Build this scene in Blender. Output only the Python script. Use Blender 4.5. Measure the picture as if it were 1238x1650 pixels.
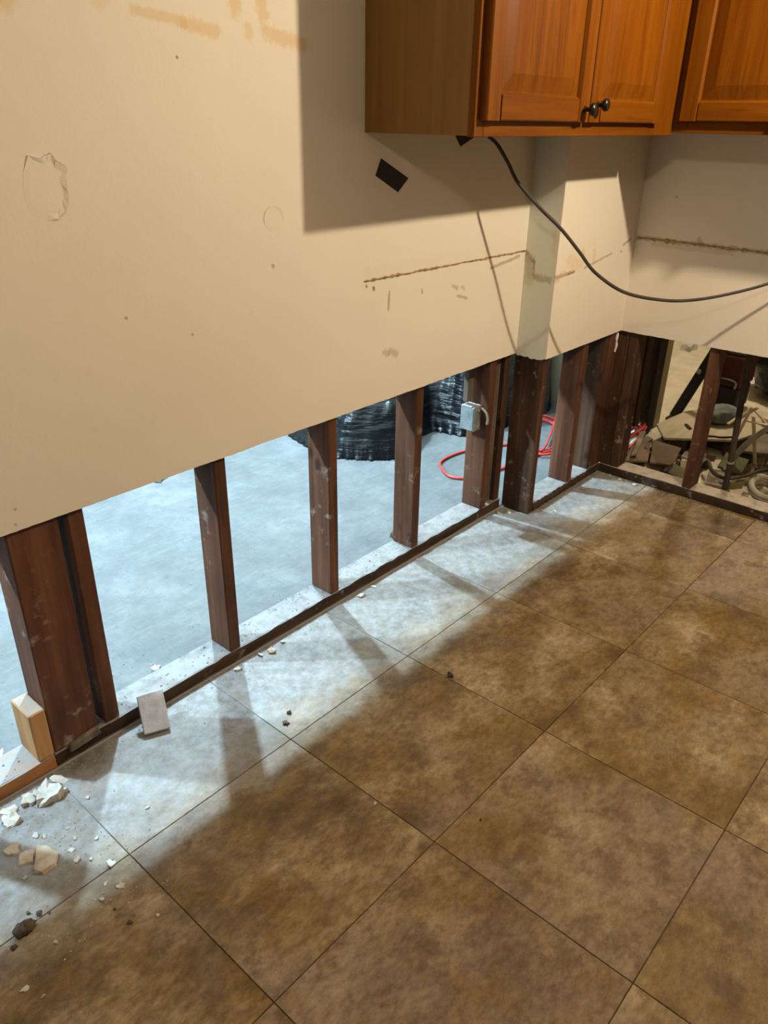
import bpy, bmesh, math, random
from mathutils import Vector, Matrix, noise
random.seed(7)
for o in list(bpy.data.objects): bpy.data.objects.remove(o)
scene = bpy.context.scene
COL = scene.collection

# ------------------------------------------------------------------ camera
R_ = Vector((0.65780207, -0.75302299, 0.0159001)); U_ = Vector((0.33279832, 0.30952373, 0.89075268)); W_ = Vector((0.67567871, 0.58064743, -0.45421014))
cd = bpy.data.cameras.new('camera'); cam = bpy.data.objects.new('camera', cd); COL.objects.link(cam)
cd.sensor_fit = 'VERTICAL'; cd.sensor_height = 36.0; cd.lens = 1243.65 / 1650 * 36.0; cd.clip_start = 0.02
cam.matrix_world = Matrix(((R_.x, U_.x, -W_.x, -1.10337), (R_.y, U_.y, -W_.y, -1.46996), (R_.z, U_.z, -W_.z, 1.40147), (0, 0, 0, 1)))
scene.camera = cam
# ------------------------------------------------------------------ world, lamps, exposure
wd = bpy.data.worlds.new('world'); scene.world = wd; wd.use_nodes = True
wd.node_tree.nodes['Background'].inputs[0].default_value = (0.9, 0.92, 1, 1); wd.node_tree.nodes['Background'].inputs[1].default_value = 0.02
scene.view_settings.view_transform = 'Standard'; scene.view_settings.look = 'None'
scene.view_settings.exposure = 0.0; scene.view_settings.gamma = 1.0; scene.view_settings.use_curve_mapping = False
def lamp(name, loc, power, color, radius):
    l = bpy.data.lights.new(name, 'POINT'); l.energy = power; l.color = color; l.shadow_soft_size = radius
    o = bpy.data.objects.new(name, l); o.location = loc; COL.objects.link(o); return o
WARM = (1.0, 0.82, 0.57)
lamp('kitchen_lamp', (1.150, -1.328, 2.026), 97, WARM, 0.025)          # the lamp over the room, right of the camera
lamp('hall_lamp', (-2.05, -1.65, 2.40), 45, (1.0, 0.83, 0.62), 0.07)   # weaker lamp behind the camera
COOL = (0.56, 0.83, 1.0)
lamp('work_lamp_a', (1.03, 1.65, 2.45), 700, COOL, 0.05)               # two daylight work lamps in the room beyond the wall
lamp('work_lamp_b', (-1.50, 1.50, 2.45), 690, COOL, 0.05)
lamp('store_lamp', (3.75, -0.10, 2.25), 115, (1.0, 0.88, 0.66), 0.08)    # lamp in the store room behind the right wall

# ------------------------------------------------------------------ helpers
class MB:
    def __init__(s): s.v = []; s.f = []
    def add(s, vs, fs):
        n = len(s.v); s.v += [Vector(p) for p in vs]; s.f += [tuple(i + n for i in q) for q in fs]; return s
    def box(s, x0, x1, y0, y1, z0, z1):
        return s.add([(x0,y0,z0),(x1,y0,z0),(x1,y1,z0),(x0,y1,z0),(x0,y0,z1),(x1,y0,z1),(x1,y1,z1),(x0,y1,z1)],
                     [(0,3,2,1),(4,5,6,7),(0,1,5,4),(1,2,6,5),(2,3,7,6),(3,0,4,7)])
    def obox(s, c, ax, ay, az, hx, hy, hz):
        c = Vector(c); ax, ay, az = Vector(ax), Vector(ay), Vector(az); vs = []
        for dz in (-1, 1):
            for dx, dy in ((-1,-1),(1,-1),(1,1),(-1,1)): vs.append(c + ax*hx*dx + ay*hy*dy + az*hz*dz)
        return s.add(vs, [(0,3,2,1),(4,5,6,7),(0,1,5,4),(1,2,6,5),(2,3,7,6),(3,0,4,7)])
    def bar(s, a, b, w, t, up=(0,0,1)):
        a, b = Vector(a), Vector(b); d = (b-a).normalized(); sd = d.cross(Vector(up)).normalized(); u = sd.cross(d)
        return s.obox((a+b)/2, d, sd, u, (b-a).length/2, w/2, t/2)
    def prism(s, pts, fn0, fn1):
        n = len(pts); vs = [fn0(p) for p in pts] + [fn1(p) for p in pts]
        return s.add(vs, [tuple(range(n))[::-1], tuple(range(n, 2*n))] + [(i, (i+1) % n, n+(i+1) % n, n+i) for i in range(n)])
    def tube(s, path, r, n=8, cap=True, flat=1.0):
        P = [Vector(p) for p in path]; up = Vector((0.13, 0.21, 1)).normalized(); rings = []
        for i, p in enumerate(P):
            t = (P[min(i+1, len(P)-1)] - P[max(i-1, 0)]).normalized()
            a = up - t*up.dot(t)
            if a.length < 1e-4: a = Vector((1,0,0)) - t*t.x
            a.normalize(); up = a; b = t.cross(a)
            rr = r(i/(len(P)-1)) if callable(r) else r
            rings.append([p + a*math.cos(2*math.pi*k/n)*rr + b*math.sin(2*math.pi*k/n)*rr*flat for k in range(n)])
        vs = [q for g in rings for q in g]; fs = []
        for i in range(len(P)-1):
            for k in range(n): fs.append((i*n+k, i*n+(k+1) % n, (i+1)*n+(k+1) % n, (i+1)*n+k))
        if cap: fs += [tuple(range(n))[::-1], tuple(range((len(P)-1)*n, len(P)*n))]
        return s.add(vs, fs)
    def lathe(s, prof, c, axis, n=20):
        c = Vector(c); axis = Vector(axis).normalized(); a = axis.orthogonal().normalized(); b = axis.cross(a); m = len(prof); vs = []
        for (r, h) in prof:
            for k in range(n): vs.append(c + axis*h + (a*math.cos(2*math.pi*k/n) + b*math.sin(2*math.pi*k/n))*r)
        fs = [(i*n+k, i*n+(k+1) % n, (i+1)*n+(k+1) % n, (i+1)*n+k) for i in range(m-1) for k in range(n)]
        fs += [tuple(range(n))[::-1], tuple(range((m-1)*n, m*n))]
        return s.add(vs, fs)
    def build(s, name, m, parent=None, origin=None, bevel=0, smooth=False, seg=1):
        og = Vector((0,0,0))
        pw = Vector((0,0,0)); q = parent
        while q is not None: pw += q.location; q = q.parent
        if origin is not None: og = Vector(origin)
        elif parent is not None: og = pw
        me = bpy.data.meshes.new(name); me.from_pydata([p - og for p in s.v], [], s.f); me.update()
        bm = bmesh.new(); bm.from_mesh(me); bmesh.ops.recalc_face_normals(bm, faces=bm.faces); bm.to_mesh(me); bm.free()
        if m: me.materials.append(m)
        if smooth: me.polygons.foreach_set('use_smooth', [True]*len(me.polygons))
        o = bpy.data.objects.new(name, me); COL.objects.link(o); o.location = og - pw
        if parent is not None: o.parent = parent
        if bevel:
            b = o.modifiers.new('bevel', 'BEVEL'); b.width = bevel; b.segments = seg; b.limit_method = 'ANGLE'
        return o
def empty(name, loc):
    o = bpy.data.objects.new(name, None); o.location = loc; o.empty_display_size = 0.05; COL.objects.link(o); return o
def tag(o, label=None, cat=None, group=None, kind=None):
    if label: o['label'] = label
    if cat: o['category'] = cat
    if group: o['group'] = group
    if kind: o['kind'] = kind
    return o
def spline(pts, k=8):
    P = [Vector(p) for p in pts]; out = []
    for i in range(len(P)-1):
        p0, p1, p2, p3 = P[max(i-1,0)], P[i], P[i+1], P[min(i+2, len(P)-1)]
        for j in range(k):
            t = j/k
            out.append(0.5*((2*p1) + (p2-p0)*t + (2*p0-5*p1+4*p2-p3)*t*t + (3*p1-p0-3*p2+p3)*t**3))
    return out + [P[-1]]

# ------------------------------------------------------------------ node helpers
class NT:
    def __init__(s, name):
        s.m = bpy.data.materials.new(name); s.m.use_nodes = True; s.t = s.m.node_tree; s.n = s.t.nodes
        s.b = s.n['Principled BSDF']; s.tc = s.n.new('ShaderNodeTexCoord')
    def link(s, a, b): s.t.links.new(a, b)
    def put(s, sock, v):
        if hasattr(v, 'is_output'): s.link(v, sock)
        else: sock.default_value = v
    def mapv(s, scale=(1,1,1), loc=(0,0,0), rot=(0,0,0), src='Object', rnd=0):
        mp = s.n.new('ShaderNodeMapping'); mp.inputs['Scale'].default_value = scale; mp.inputs['Location'].default_value = loc; mp.inputs['Rotation'].default_value = rot
        v = s.tc.outputs[src] if isinstance(src, str) else src
        if rnd:
            oi = s.n.new('ShaderNodeObjectInfo'); mu = s.n.new('ShaderNodeMath'); mu.operation = 'MULTIPLY'; mu.inputs[1].default_value = rnd
            s.link(oi.outputs['Random'], mu.inputs[0]); ad = s.n.new('ShaderNodeVectorMath'); ad.operation = 'ADD'; s.link(v, ad.inputs[0]); s.link(mu.outputs[0], ad.inputs[1]); v = ad.outputs[0]
        s.link(v, mp.inputs[0]); return mp.outputs[0]
    def noise(s, vec, scale=5, detail=4, rough=0.55, dist=0.0):
        n = s.n.new('ShaderNodeTexNoise'); n.inputs['Scale'].default_value = scale; n.inputs['Detail'].default_value = detail
        n.inputs['Roughness'].default_value = rough; n.inputs['Distortion'].default_value = dist; s.link(vec, n.inputs['Vector']); return n.outputs['Fac']
    def ramp(s, fac, stops, mode='LINEAR'):
        r = s.n.new('ShaderNodeValToRGB'); r.color_ramp.interpolation = mode; e = r.color_ramp.elements
        while len(e) < len(stops): e.new(0.5)
        for i, (p, c) in enumerate(stops):
            e[i].position = p; e[i].color = (c, c, c, 1) if not hasattr(c, '__len__') else (c[0], c[1], c[2], 1)
        s.put(r.inputs[0], fac); return r.outputs[0]
    def math(s, op, a, b=0.0, clamp=False):
        m = s.n.new('ShaderNodeMath'); m.operation = op; m.use_clamp = clamp; s.put(m.inputs[0], a); s.put(m.inputs[1], b); return m.outputs[0]
    def mix(s, fac, a, b, blend='MIX'):
        m = s.n.new('ShaderNodeMix'); m.data_type = 'RGBA'; m.blend_type = blend; s.put(m.inputs[0], fac)
        for k, v in ((6, a), (7, b)):
            if hasattr(v, '__len__') and not hasattr(v, 'is_output'): v = (v[0], v[1], v[2], 1)
            s.put(m.inputs[k], v)
        return m.outputs[2]
    def sep(s, vec):
        x = s.n.new('ShaderNodeSeparateXYZ'); s.link(vec, x.inputs[0]); return x.outputs
    def vm(s, op, a, b=(0,0,0)):
        m = s.n.new('ShaderNodeVectorMath'); m.operation = op; s.put(m.inputs[0], a); s.put(m.inputs[1], b); return m
    def seg(s, pos, a, b, r, soft=0.5, wob=None):
        a, b = Vector(a), Vector(b); ba = b-a
        pa = s.vm('SUBTRACT', pos, tuple(a)).outputs[0]
        h = s.math('DIVIDE', s.vm('DOT_PRODUCT', pa, tuple(ba)).outputs['Value'], max(ba.length_squared, 1e-8), True)
        sc = s.n.new('ShaderNodeVectorMath'); sc.operation = 'SCALE'; sc.inputs[0].default_value = tuple(ba); s.link(h, sc.inputs['Scale'])
        d = s.vm('LENGTH', s.vm('SUBTRACT', pa, sc.outputs[0]).outputs[0]).outputs['Value']
        if wob is not None: d = s.math('ADD', d, s.math('MULTIPLY', s.math('SUBTRACT', wob, 0.5), r*1.6))
        mr = s.n.new('ShaderNodeMapRange'); mr.interpolation_type = 'SMOOTHSTEP'; s.link(d, mr.inputs[0])
        mr.inputs[1].default_value = r; mr.inputs[2].default_value = r*(1-soft); mr.inputs[3].default_value = 0; mr.inputs[4].default_value = 1
        return mr.outputs[0]
    def bump(s, h, strength=0.3, dist=0.01):
        b = s.n.new('ShaderNodeBump'); b.inputs['Strength'].default_value = strength; b.inputs['Distance'].default_value = dist; s.link(h, b.inputs['Height'])
        s.link(b.outputs[0], s.b.inputs['Normal'])
    def done(s, color, rough=0.6, spec=0.5, metal=0.0):
        if hasattr(color, '__len__') and not hasattr(color, 'is_output'): color = (color[0], color[1], color[2], 1)
        s.put(s.b.inputs['Base Color'], color); s.put(s.b.inputs['Roughness'], rough); s.b.inputs['Specular IOR Level'].default_value = spec; s.b.inputs['Metallic'].default_value = metal
        return s.m
def plain(name, a, b, scale=8, rough=0.6, bump=0.2, spec=0.4, metal=0, stretch=(1,1,1), bd=0.005, rnd=3.0):
    n = NT(name); v = n.mapv(stretch, rnd=rnd); f = n.noise(v, scale, 5); c = n.ramp(f, [(0.3, a), (0.7, b)])
    if bump: n.bump(f, bump, bd)
    return n.done(c, rough, spec, metal)

# ------------------------------------------------------------------ materials
def make_paint(name, marks, lo=(0.745, 0.675, 0.575), hi=(0.785, 0.72, 0.62)):
    n = NT(name); p = n.mapv(); big = n.noise(p, 1.7, 3); fine = n.noise(p, 140, 2); mid = n.noise(p, 22, 5); wob = n.noise(p, 60, 4)
    c = n.ramp(big, [(0.3, lo), (0.7, hi)])
    c = n.mix(n.ramp(mid, [(0.62, 0.0), (0.8, 0.18)]), c, (0.55, 0.47, 0.34))
    for a, b, r, col, amt in marks:
        c = n.mix(n.math('MULTIPLY', n.seg(p, a, b, r, 0.7, wob), amt), c, col)
    n.bump(n.math('ADD', n.math('MULTIPLY', fine, 0.25), n.math('MULTIPLY', mid, 0.6)), 0.22, 0.004)
    return n.done(c, 0.62, 0.3)
Y = (0.66, 0.42, 0.13); D = (0.26, 0.17, 0.09); G = (0.45, 0.40, 0.27)
A = lambda x, z: (x, 0.0, z)
marksA = [(A(-0.132,1.574), A(-0.02,1.562), 0.013, Y, .45), (A(-0.02,1.562), A(0.055,1.553), 0.018, Y, .5), (A(0.11,1.63), A(0.108,1.597), 0.024, Y, .5),
          (A(0.176,1.63), A(0.184,1.597), 0.024, Y, .5), (A(0.141,1.565), A(0.143,1.556), 0.018, Y, .4), (A(0.19,1.563), A(0.30,1.546), 0.022, Y, .5),
          (A(-0.374,1.565), A(-0.37,1.57), 0.025, Y, .4), (A(-0.2,1.58), A(-0.19,1.59), 0.02, Y, .25),
          (A(0.595,0.786), A(0.612,0.778), 0.014, D, .35), (A(0.622,0.784), A(0.648,0.772), 0.016, D, .4), (A(0.614,0.959), A(0.610,0.906), 0.005, D, .7), (A(0.514,0.989), A(0.516,0.986), 0.006, D, .9),
          (A(0.545,0.979), A(0.546,0.974), 0.007, D, .95), (A(0.764,0.945), A(0.766,0.935), 0.006, D, .7), (A(0.92,0.935), A(0.945,0.925), 0.008, D, .4), (A(0.97,0.925), A(0.985,0.915), 0.008, D, .35),
          (A(0.95,0.90), A(1.0,0.885), 0.007, D, .5), (A(-0.045,1.503), A(-0.044,1.502), 0.004, D, .9), (A(0.179,1.08), A(0.180,1.078), 0.006, D, .6),
          (A(-0.232,1.021), A(-0.231,1.02), 0.005, D, .7), (A(-0.072,0.959), A(-0.071,0.957), 0.005, D, .5), (A(-0.537,0.686), A(-0.5372,0.685), 0.004, D, .5), (A(-0.544,0.653), A(-0.5441,0.652), 0.004, D, .5),
          (A(1.13,0.965), A(1.30,0.985), 0.008, D, .55), (A(0.52,1.02), A(1.33,1.02), 0.03, (0.62,0.47,0.30), .10)]
PAINT_A = make_paint('cream_wall_paint', marksA)
j = -0.1256
J = lambda x, z: (x, j, z)
P_ = lambda y, z: (1.34, y, z)
marksJ = [(J(1.345,0.925), J(1.47,0.928), 0.008, D, .6), (J(1.35,0.915), J(1.40,0.93), 0.018, (0.55,0.36,0.2), .4), (J(1.522,0.990), J(1.53,0.965), 0.02, (0.7,0.47,0.22), .6),
          (J(1.606,0.985), J(1.61,0.955), 0.016, (0.7,0.5,0.22), .5), (J(1.42,0.97), J(1.50,0.95), 0.03, (0.72,0.5,0.32), .4), (J(1.55,0.933), J(1.75,0.962), 0.006, D, .5),
          (J(1.843,0.985), J(1.90,1.0), 0.008, D, .6), (J(1.83,0.962), J(1.831,0.96), 0.006, D, .9),
          (P_(-0.002,0.997), P_(-0.033,0.965), 0.012, G, .9), (P_(-0.035,0.965), P_(-0.040,0.925), 0.010, D, .7), (P_(-0.05,0.915), P_(-0.12,0.912), 0.016, G, .8),
          (P_(-0.01,0.97), P_(-0.02,0.90), 0.03, (0.55,0.52,0.38), .6), (P_(-0.11,1.07), P_(-0.115,1.0), 0.02, (0.68,0.55,0.28), .5)]
PAINT_J = make_paint('cream_chase_paint', marksJ[:8])
PAINT_S = make_paint('grey_green_chase_side', marksJ[8:], (0.70, 0.70, 0.60), (0.75, 0.755, 0.66))  # side face in a greyer, greener tone than the chase front
B_ = lambda y, z: (1.944, y, z)
marksB = [(B_(-0.13,1.003), B_(-1.2,0.994), 0.012, D, .5), (B_(-0.2,0.985), B_(-0.5,0.985), 0.015, G, .35), (B_(-0.26,1.159), B_(-0.261,1.158), 0.004, D, .9), (B_(-0.37,1.02), B_(-0.38,1.0), 0.015, D, .4), (B_(-0.45,0.93), B_(-0.451,0.929), 0.004, D, .6)]
PAINT_B = make_paint('cream_right_wall_paint', marksB)
WHITE = plain('flat_white_plaster', (0.34, 0.31, 0.26), (0.40, 0.36, 0.31), 3, 0.8, 0.05)
FARWALL = plain('far_room_plaster', (0.26, 0.26, 0.26), (0.32, 0.31, 0.30), 3, 0.8, 0.05)
GYP = plain('gypsum', (0.62, 0.58, 0.52), (0.82, 0.79, 0.74), 60, 0.9, 0.5)
CHIP = plain('plaster_chip', (0.34, 0.31, 0.26), (0.58, 0.55, 0.49), 35, 0.85, 0.5)
CHIPB = plain('brown_chip', (0.30, 0.22, 0.15), (0.52, 0.44, 0.34), 35, 0.85, 0.5)
SOIL = plain('dirt_clump', (0.03, 0.025, 0.02), (0.12, 0.09, 0.065), 60, 0.95, 0.8)
MORT = plain('grey_mortar_scrap', (0.36, 0.335, 0.335), (0.48, 0.455, 0.45), 40, 0.85, 0.4)

def make_tile():
    n = NT('brown_stone_tile'); v = n.mapv(rnd=37.0); w = n.tc.outputs['Object']
    v2 = n.mapv((1.0, 1.5, 1.0), rot=(0, 0, 0.75), rnd=53.0)
    a = n.noise(v2, 3.6, 10, 0.70); b = n.noise(v, 3.0, 9, 0.68); k = n.noise(n.mapv(rnd=71.0), 2.0, 7, 0.62); f = n.noise(n.mapv((40, 75, 40), rot=(0, 0, 0.75), rnd=37), 1, 6, 0.75); h = n.noise(v, 13, 8, 0.72)
    c = n.ramp(a, [(0.36, (0.085, 0.050, 0.020)), (0.45, (0.150, 0.096, 0.042)), (0.54, (0.218, 0.150, 0.076)), (0.64, (0.345, 0.262, 0.162))])
    c = n.mix(n.ramp(b, [(0.49, 0.0), (0.60, 0.62)]), c, (0.185, 0.110, 0.028))
    c = n.mix(n.ramp(k, [(0.49, 0.0), (0.60, 0.5)]), c, (0.235, 0.178, 0.135))
    c = n.mix(n.ramp(h, [(0.50, 0.0), (0.62, 0.6)]), c, (0.095, 0.056, 0.026))
    c = n.mix(0.6, c, n.ramp(f, [(0.3, 0.2), (0.7, 0.82)]), 'OVERLAY')
    # demolition dust by the opened wall, its grey also paints the cool light patch
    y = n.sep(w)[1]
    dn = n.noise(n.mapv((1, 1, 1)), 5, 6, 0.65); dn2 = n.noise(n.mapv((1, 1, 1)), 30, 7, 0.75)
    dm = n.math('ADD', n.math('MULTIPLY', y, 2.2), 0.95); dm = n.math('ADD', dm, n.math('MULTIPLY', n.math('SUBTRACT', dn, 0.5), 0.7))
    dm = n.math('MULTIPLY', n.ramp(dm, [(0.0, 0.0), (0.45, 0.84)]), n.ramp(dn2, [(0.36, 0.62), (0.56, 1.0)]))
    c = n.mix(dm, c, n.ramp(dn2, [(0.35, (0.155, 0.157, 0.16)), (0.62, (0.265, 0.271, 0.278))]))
    n.bump(n.math('ADD', f, n.math('MULTIPLY', h, 0.8)), 0.10, 0.003)
    return n.done(c, n.ramp(h, [(0.3, 0.48), (0.7, 0.62)]), 0.22)
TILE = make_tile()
def make_sub():
    n = NT('seam_and_subfloor'); p = n.mapv(); y = n.sep(p)[1]; dn = n.noise(p, 6, 5, 0.6)
    dm = n.ramp(n.math('ADD', n.math('ADD', n.math('MULTIPLY', y, 2.5), 0.7), n.math('MULTIPLY', dn, 0.5)), [(0.2, 0.0), (0.7, 1.0)])
    return n.done(n.mix(dm, n.ramp(n.noise(p, 9, 4), [(0.35, (0.055, 0.036, 0.020)), (0.65, (0.13, 0.09, 0.055))]), (0.34, 0.33, 0.31)), 0.95, 0.1)
SUB = make_sub()

def make_timber(name, c0, c1, c2, along='Z', dust=0.0, spots=0.25, rough=0.75, dcol=(0.25, 0.245, 0.24)):
    n = NT(name); sc = {'Z': (34, 34, 1.6), 'X': (1.6, 34, 34), 'Y': (34, 1.6, 34)}[along]
    v = n.mapv(sc, rnd=11.0); g = n.noise(v, 1.0, 6, 0.62, 0.6); bl = n.noise(n.mapv((7, 7, 2.5) if along == 'Z' else (3, 7, 7), rnd=11), 1, 4)
    c = n.ramp(g, [(0.28, c0), (0.52, c1), (0.75, c2)])
    c = n.mix(n.ramp(bl, [(0.42, 0.0), (0.68, 0.65)]), c, tuple(0.45*k for k in c0))
    kn = n.n.new('ShaderNodeTexVoronoi'); kn.inputs['Scale'].default_value = 1.0; n.link(n.mapv((9, 9, 5), rnd=11), kn.inputs['Vector'])
    c = n.mix(n.ramp(kn.outputs['Distance'], [(0.06, 0.8), (0.15, 0.0)]), c, tuple(0.3*k for k in c0))
    sp = n.noise(n.mapv((1, 1, 1), rnd=5), 26, 5, 0.6); sp2 = n.noise(n.mapv((1, 1, 1), rnd=5), 5, 2)
    m = n.math('MULTIPLY', n.ramp(sp, [(0.58, 0.0), (0.70, 1.0)]), n.ramp(sp2, [(0.48, 0.0), (0.62, spots*2.2)]))
    c = n.mix(m, c, (0.42, 0.35, 0.30))
    if dust:
        ge = n.n.new('ShaderNodeNewGeometry'); nz = n.sep(ge.outputs['Normal'])[2]
        dd = n.math('MULTIPLY', n.ramp(nz, [(0.6, 0.0), (0.9, dust)]), n.ramp(sp, [(0.3, 0.5), (0.55, 1.0)])); c = n.mix(dd, c, dcol)
    n.bump(g, 0.3, 0.003)
    return n.done(c, rough, 0.25)
STUD = make_timber('old_red_brown_stud_timber', (0.07, 0.027, 0.013), (0.135, 0.053, 0.026), (0.20, 0.088, 0.046))
STUDD = make_timber('water_stained_dark_timber', (0.035, 0.018, 0.010), (0.085, 0.038, 0.02), (0.15, 0.075, 0.042), spots=0.3)
PLATE = make_timber('old_dark_plate_timber', (0.035, 0.018, 0.010), (0.08, 0.042, 0.024), (0.14, 0.085, 0.05), 'X', dust=0.95, spots=0.4)
PLATEB = make_timber('old_dark_plate_timber_b', (0.03, 0.018, 0.012), (0.06, 0.038, 0.024), (0.11, 0.07, 0.045), 'Y', dust=0.9, spots=0.4, dcol=(0.44, 0.37, 0.30))
NEWWOOD = make_timber('new_orange_pine', (0.33, 0.155, 0.055), (0.43, 0.22, 0.085), (0.52, 0.30, 0.135), 'Z', dust=0.7, spots=0.05)
NEWPLATE = make_timber('new_orange_plate', (0.30, 0.12, 0.038), (0.40, 0.17, 0.055), (0.48, 0.23, 0.085), 'X', dust=0.95, spots=0.05)
GREYWOOD = make_timber('weathered_grey_lath', (0.10, 0.075, 0.06), (0.17, 0.13, 0.105), (0.26, 0.21, 0.17), spots=0.1)
PANEL = make_timber('dark_wall_board', (0.018, 0.013, 0.010), (0.042, 0.030, 0.023), (0.085, 0.06, 0.045), spots=0.1)

def make_oak(name, sc):
    n = NT(name); v = n.mapv(sc, rnd=9); g = n.noise(v, 1.0, 6, 0.65, 0.9); g2 = n.noise(n.mapv(tuple(k*3.2 for k in sc), rnd=9), 1, 3, 0.6); bl = n.noise(n.mapv((3, 3, 3), rnd=9), 1, 3)
    c = n.ramp(g, [(0.25, (0.085, 0.022, 0.0008)), (0.45, (0.14, 0.040, 0.0012)), (0.62, (0.175, 0.055, 0.002)), (0.8, (0.115, 0.032, 0.001))])
    c = n.mix(n.ramp(g2, [(0.56, 0.0), (0.72, 0.55)]), c, (0.06, 0.014, 0.0005))
    c = n.mix(n.ramp(bl, [(0.4, 0.0), (0.7, 0.25)]), c, (0.125, 0.033, 0.001))
    n.bump(g2, 0.08, 0.002)
    return n.done(c, 0.45, 0.12)
OAKV = make_oak('honey_oak_vertical', (24, 24, 1.1)); OAKX = make_oak('honey_oak_along_x', (1.3, 24, 24)); OAKY = make_oak('honey_oak_along_y', (24, 1.3, 24))
def make_side():
    n = NT('brown_veneer_side'); g = n.noise(n.mapv((30, 30, 0.9)), 1, 5, 0.6, 0.5)
    return n.done(n.ramp(g, [(0.3, (0.17, 0.078, 0.014)), (0.7, (0.24, 0.115, 0.022))]), 0.5, 0.35)
OAKSIDE = make_side()
BRONZE = plain('dark_bronze', (0.012, 0.010, 0.009), (0.03, 0.025, 0.02), 30, 0.3, 0.02, 0.6, 0.6)
def make_concrete():
    n = NT('dusty_concrete'); v = n.mapv(); a = n.noise(v, 3.0, 9, 0.68); b = n.noise(n.mapv((9, 55, 9), rot=(0,0,0.5)), 1, 7, 0.75); d = n.noise(v, 42, 5, 0.7); e = n.noise(n.mapv((50, 8, 9), rot=(0,0,0.25)), 1, 6, 0.75)
    c = n.ramp(a, [(0.32, (0.085, 0.087, 0.088)), (0.5, (0.125, 0.127, 0.127)), (0.66, (0.168, 0.168, 0.168))])
    c = n.mix(n.ramp(b, [(0.50, 0.0), (0.70, 0.45)]), c, (0.20, 0.20, 0.197)); c = n.mix(n.ramp(n.noise(v, 14, 8, 0.75), [(0.46, 0.0), (0.62, 0.55)]), c, (0.10, 0.103, 0.105)); c = n.mix(n.ramp(e, [(0.56, 0.0), (0.70, 0.6)]), c, (0.08, 0.085, 0.09)); c = n.mix(n.ramp(d, [(0.62, 0.0), (0.72, 0.7)]), c, (0.055, 0.055, 0.055))
    n.bump(n.math('ADD', b, n.math('MULTIPLY', d, 0.5)), 0.35, 0.004)
    return n.done(c, 0.75, 0.25)
CONC = make_concrete()
STOREFL = plain('tan_store_floor', (0.48, 0.40, 0.28), (0.62, 0.54, 0.40), 9, 0.9, 0.3)
def make_plastic():
    n = NT('black_plastic_sheet'); a = n.noise(n.mapv((3, 5, 26), rot=(0.25, 0.15, 0.4)), 1, 4, 0.5, 0.3); b = n.noise(n.mapv((9, 14, 16), rot=(0.3, 0.5, 0.1)), 1, 3, 0.5)
    n.bump(n.math('ADD', a, n.math('MULTIPLY', b, 0.5)), 0.55, 0.03)
    return n.done((0.0035, 0.004, 0.005), n.ramp(b, [(0.3, 0.26), (0.7, 0.42)]), 0.35)
BLACKPL = make_plastic()
TAPE = plain('black_tape', (0.006, 0.005, 0.005), (0.012, 0.010, 0.010), 60, 0.6, 0.05, 0.3)
CABLE = plain('dark_cable_sheath', (0.035, 0.028, 0.024), (0.065, 0.052, 0.045), 20, 0.5, 0.05)
REDC = plain('red_cord_sheath', (0.50, 0.035, 0.025), (0.62, 0.06, 0.045), 20, 0.4, 0.02)
GALV = plain('galvanised_steel', (0.30, 0.33, 0.35), (0.50, 0.53, 0.55), 30, 0.45, 0.1, 0.5, 0.7)
PLY = plain('pale_plywood', (0.42, 0.33, 0.20), (0.54, 0.45, 0.30), 4, 0.75, 0.15, stretch=(1, 6, 1))
CARD = plain('brown_board_scrap', (0.11, 0.068, 0.035), (0.20, 0.13, 0.07), 9, 0.85, 0.25)
CARD2 = plain('grey_brown_scrap', (0.12, 0.092, 0.062), (0.25, 0.20, 0.14), 9, 0.85, 0.25)
DKWOOD = plain('dark_scrap_wood', (0.03, 0.02, 0.014), (0.07, 0.045, 0.03), 14, 0.75, 0.25)
BLACKM = plain('black_metal', (0.010, 0.010, 0.010), (0.025, 0.024, 0.022), 20, 0.45, 0.05)
POLE = plain('grey_green_pole', (0.22, 0.20, 0.13), (0.34, 0.31, 0.22), 20, 0.6, 0.1)
PALELATH = plain('splintered_pale_wood', (0.55, 0.44, 0.27), (0.75, 0.64, 0.45), 30, 0.8, 0.3)
BUNDLE = plain('grey_green_cloth', (0.05, 0.055, 0.045), (0.22, 0.23, 0.20), 14, 0.7, 0.4)
CRATE = plain('dark_red_crate', (0.06, 0.012, 0.009), (0.10, 0.022, 0.015), 12, 0.55, 0.05)
LEAF = plain('olive_scrap', (0.09, 0.075, 0.03), (0.18, 0.145, 0.06), 12, 0.85, 0.3)
BEIGE = plain('beige_trim_paint', (0.40, 0.34, 0.20), (0.46, 0.40, 0.25), 6, 0.7, 0.1)
CAULK = plain('old_brown_caulk', (0.22, 0.13, 0.06), (0.52, 0.38, 0.22), 70, 0.85, 0.6)

# ------------------------------------------------------------------ setting
CUT, JOG, JX, CX, TH = 0.637, 0.1256, 1.34, 1.944, 0.0127
SY = 0.0127; SD = 0.089; PZ = 0.038; ZT = 2.55
def clip(poly, a, b, c):            # keep a*x+b*y<=c
    out = []
    for i in range(len(poly)):
        p, q = poly[i], poly[(i+1) % len(poly)]; dp, dq = a*p[0]+b*p[1]-c, a*q[0]+b*q[1]-c
        if dp <= 0: out.append(p)
        if dp*dq < 0:
            t = dp/(dp-dq); out.append((p[0]+(q[0]-p[0])*t, p[1]+(q[1]-p[1])*t))
    return out
fl = MB().box(-5.0, 2.05, -6.0, 0.012, -0.05, -0.0035).build('floor', SUB); tag(fl, 'brown stone-look square tiles laid over a dark subfloor', kind='structure')
T, ta = 0.4613, -0.0052; e1 = (math.cos(ta), math.sin(ta)); e2 = (math.sin(ta), -math.cos(ta)); G2 = 0.0009
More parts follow.
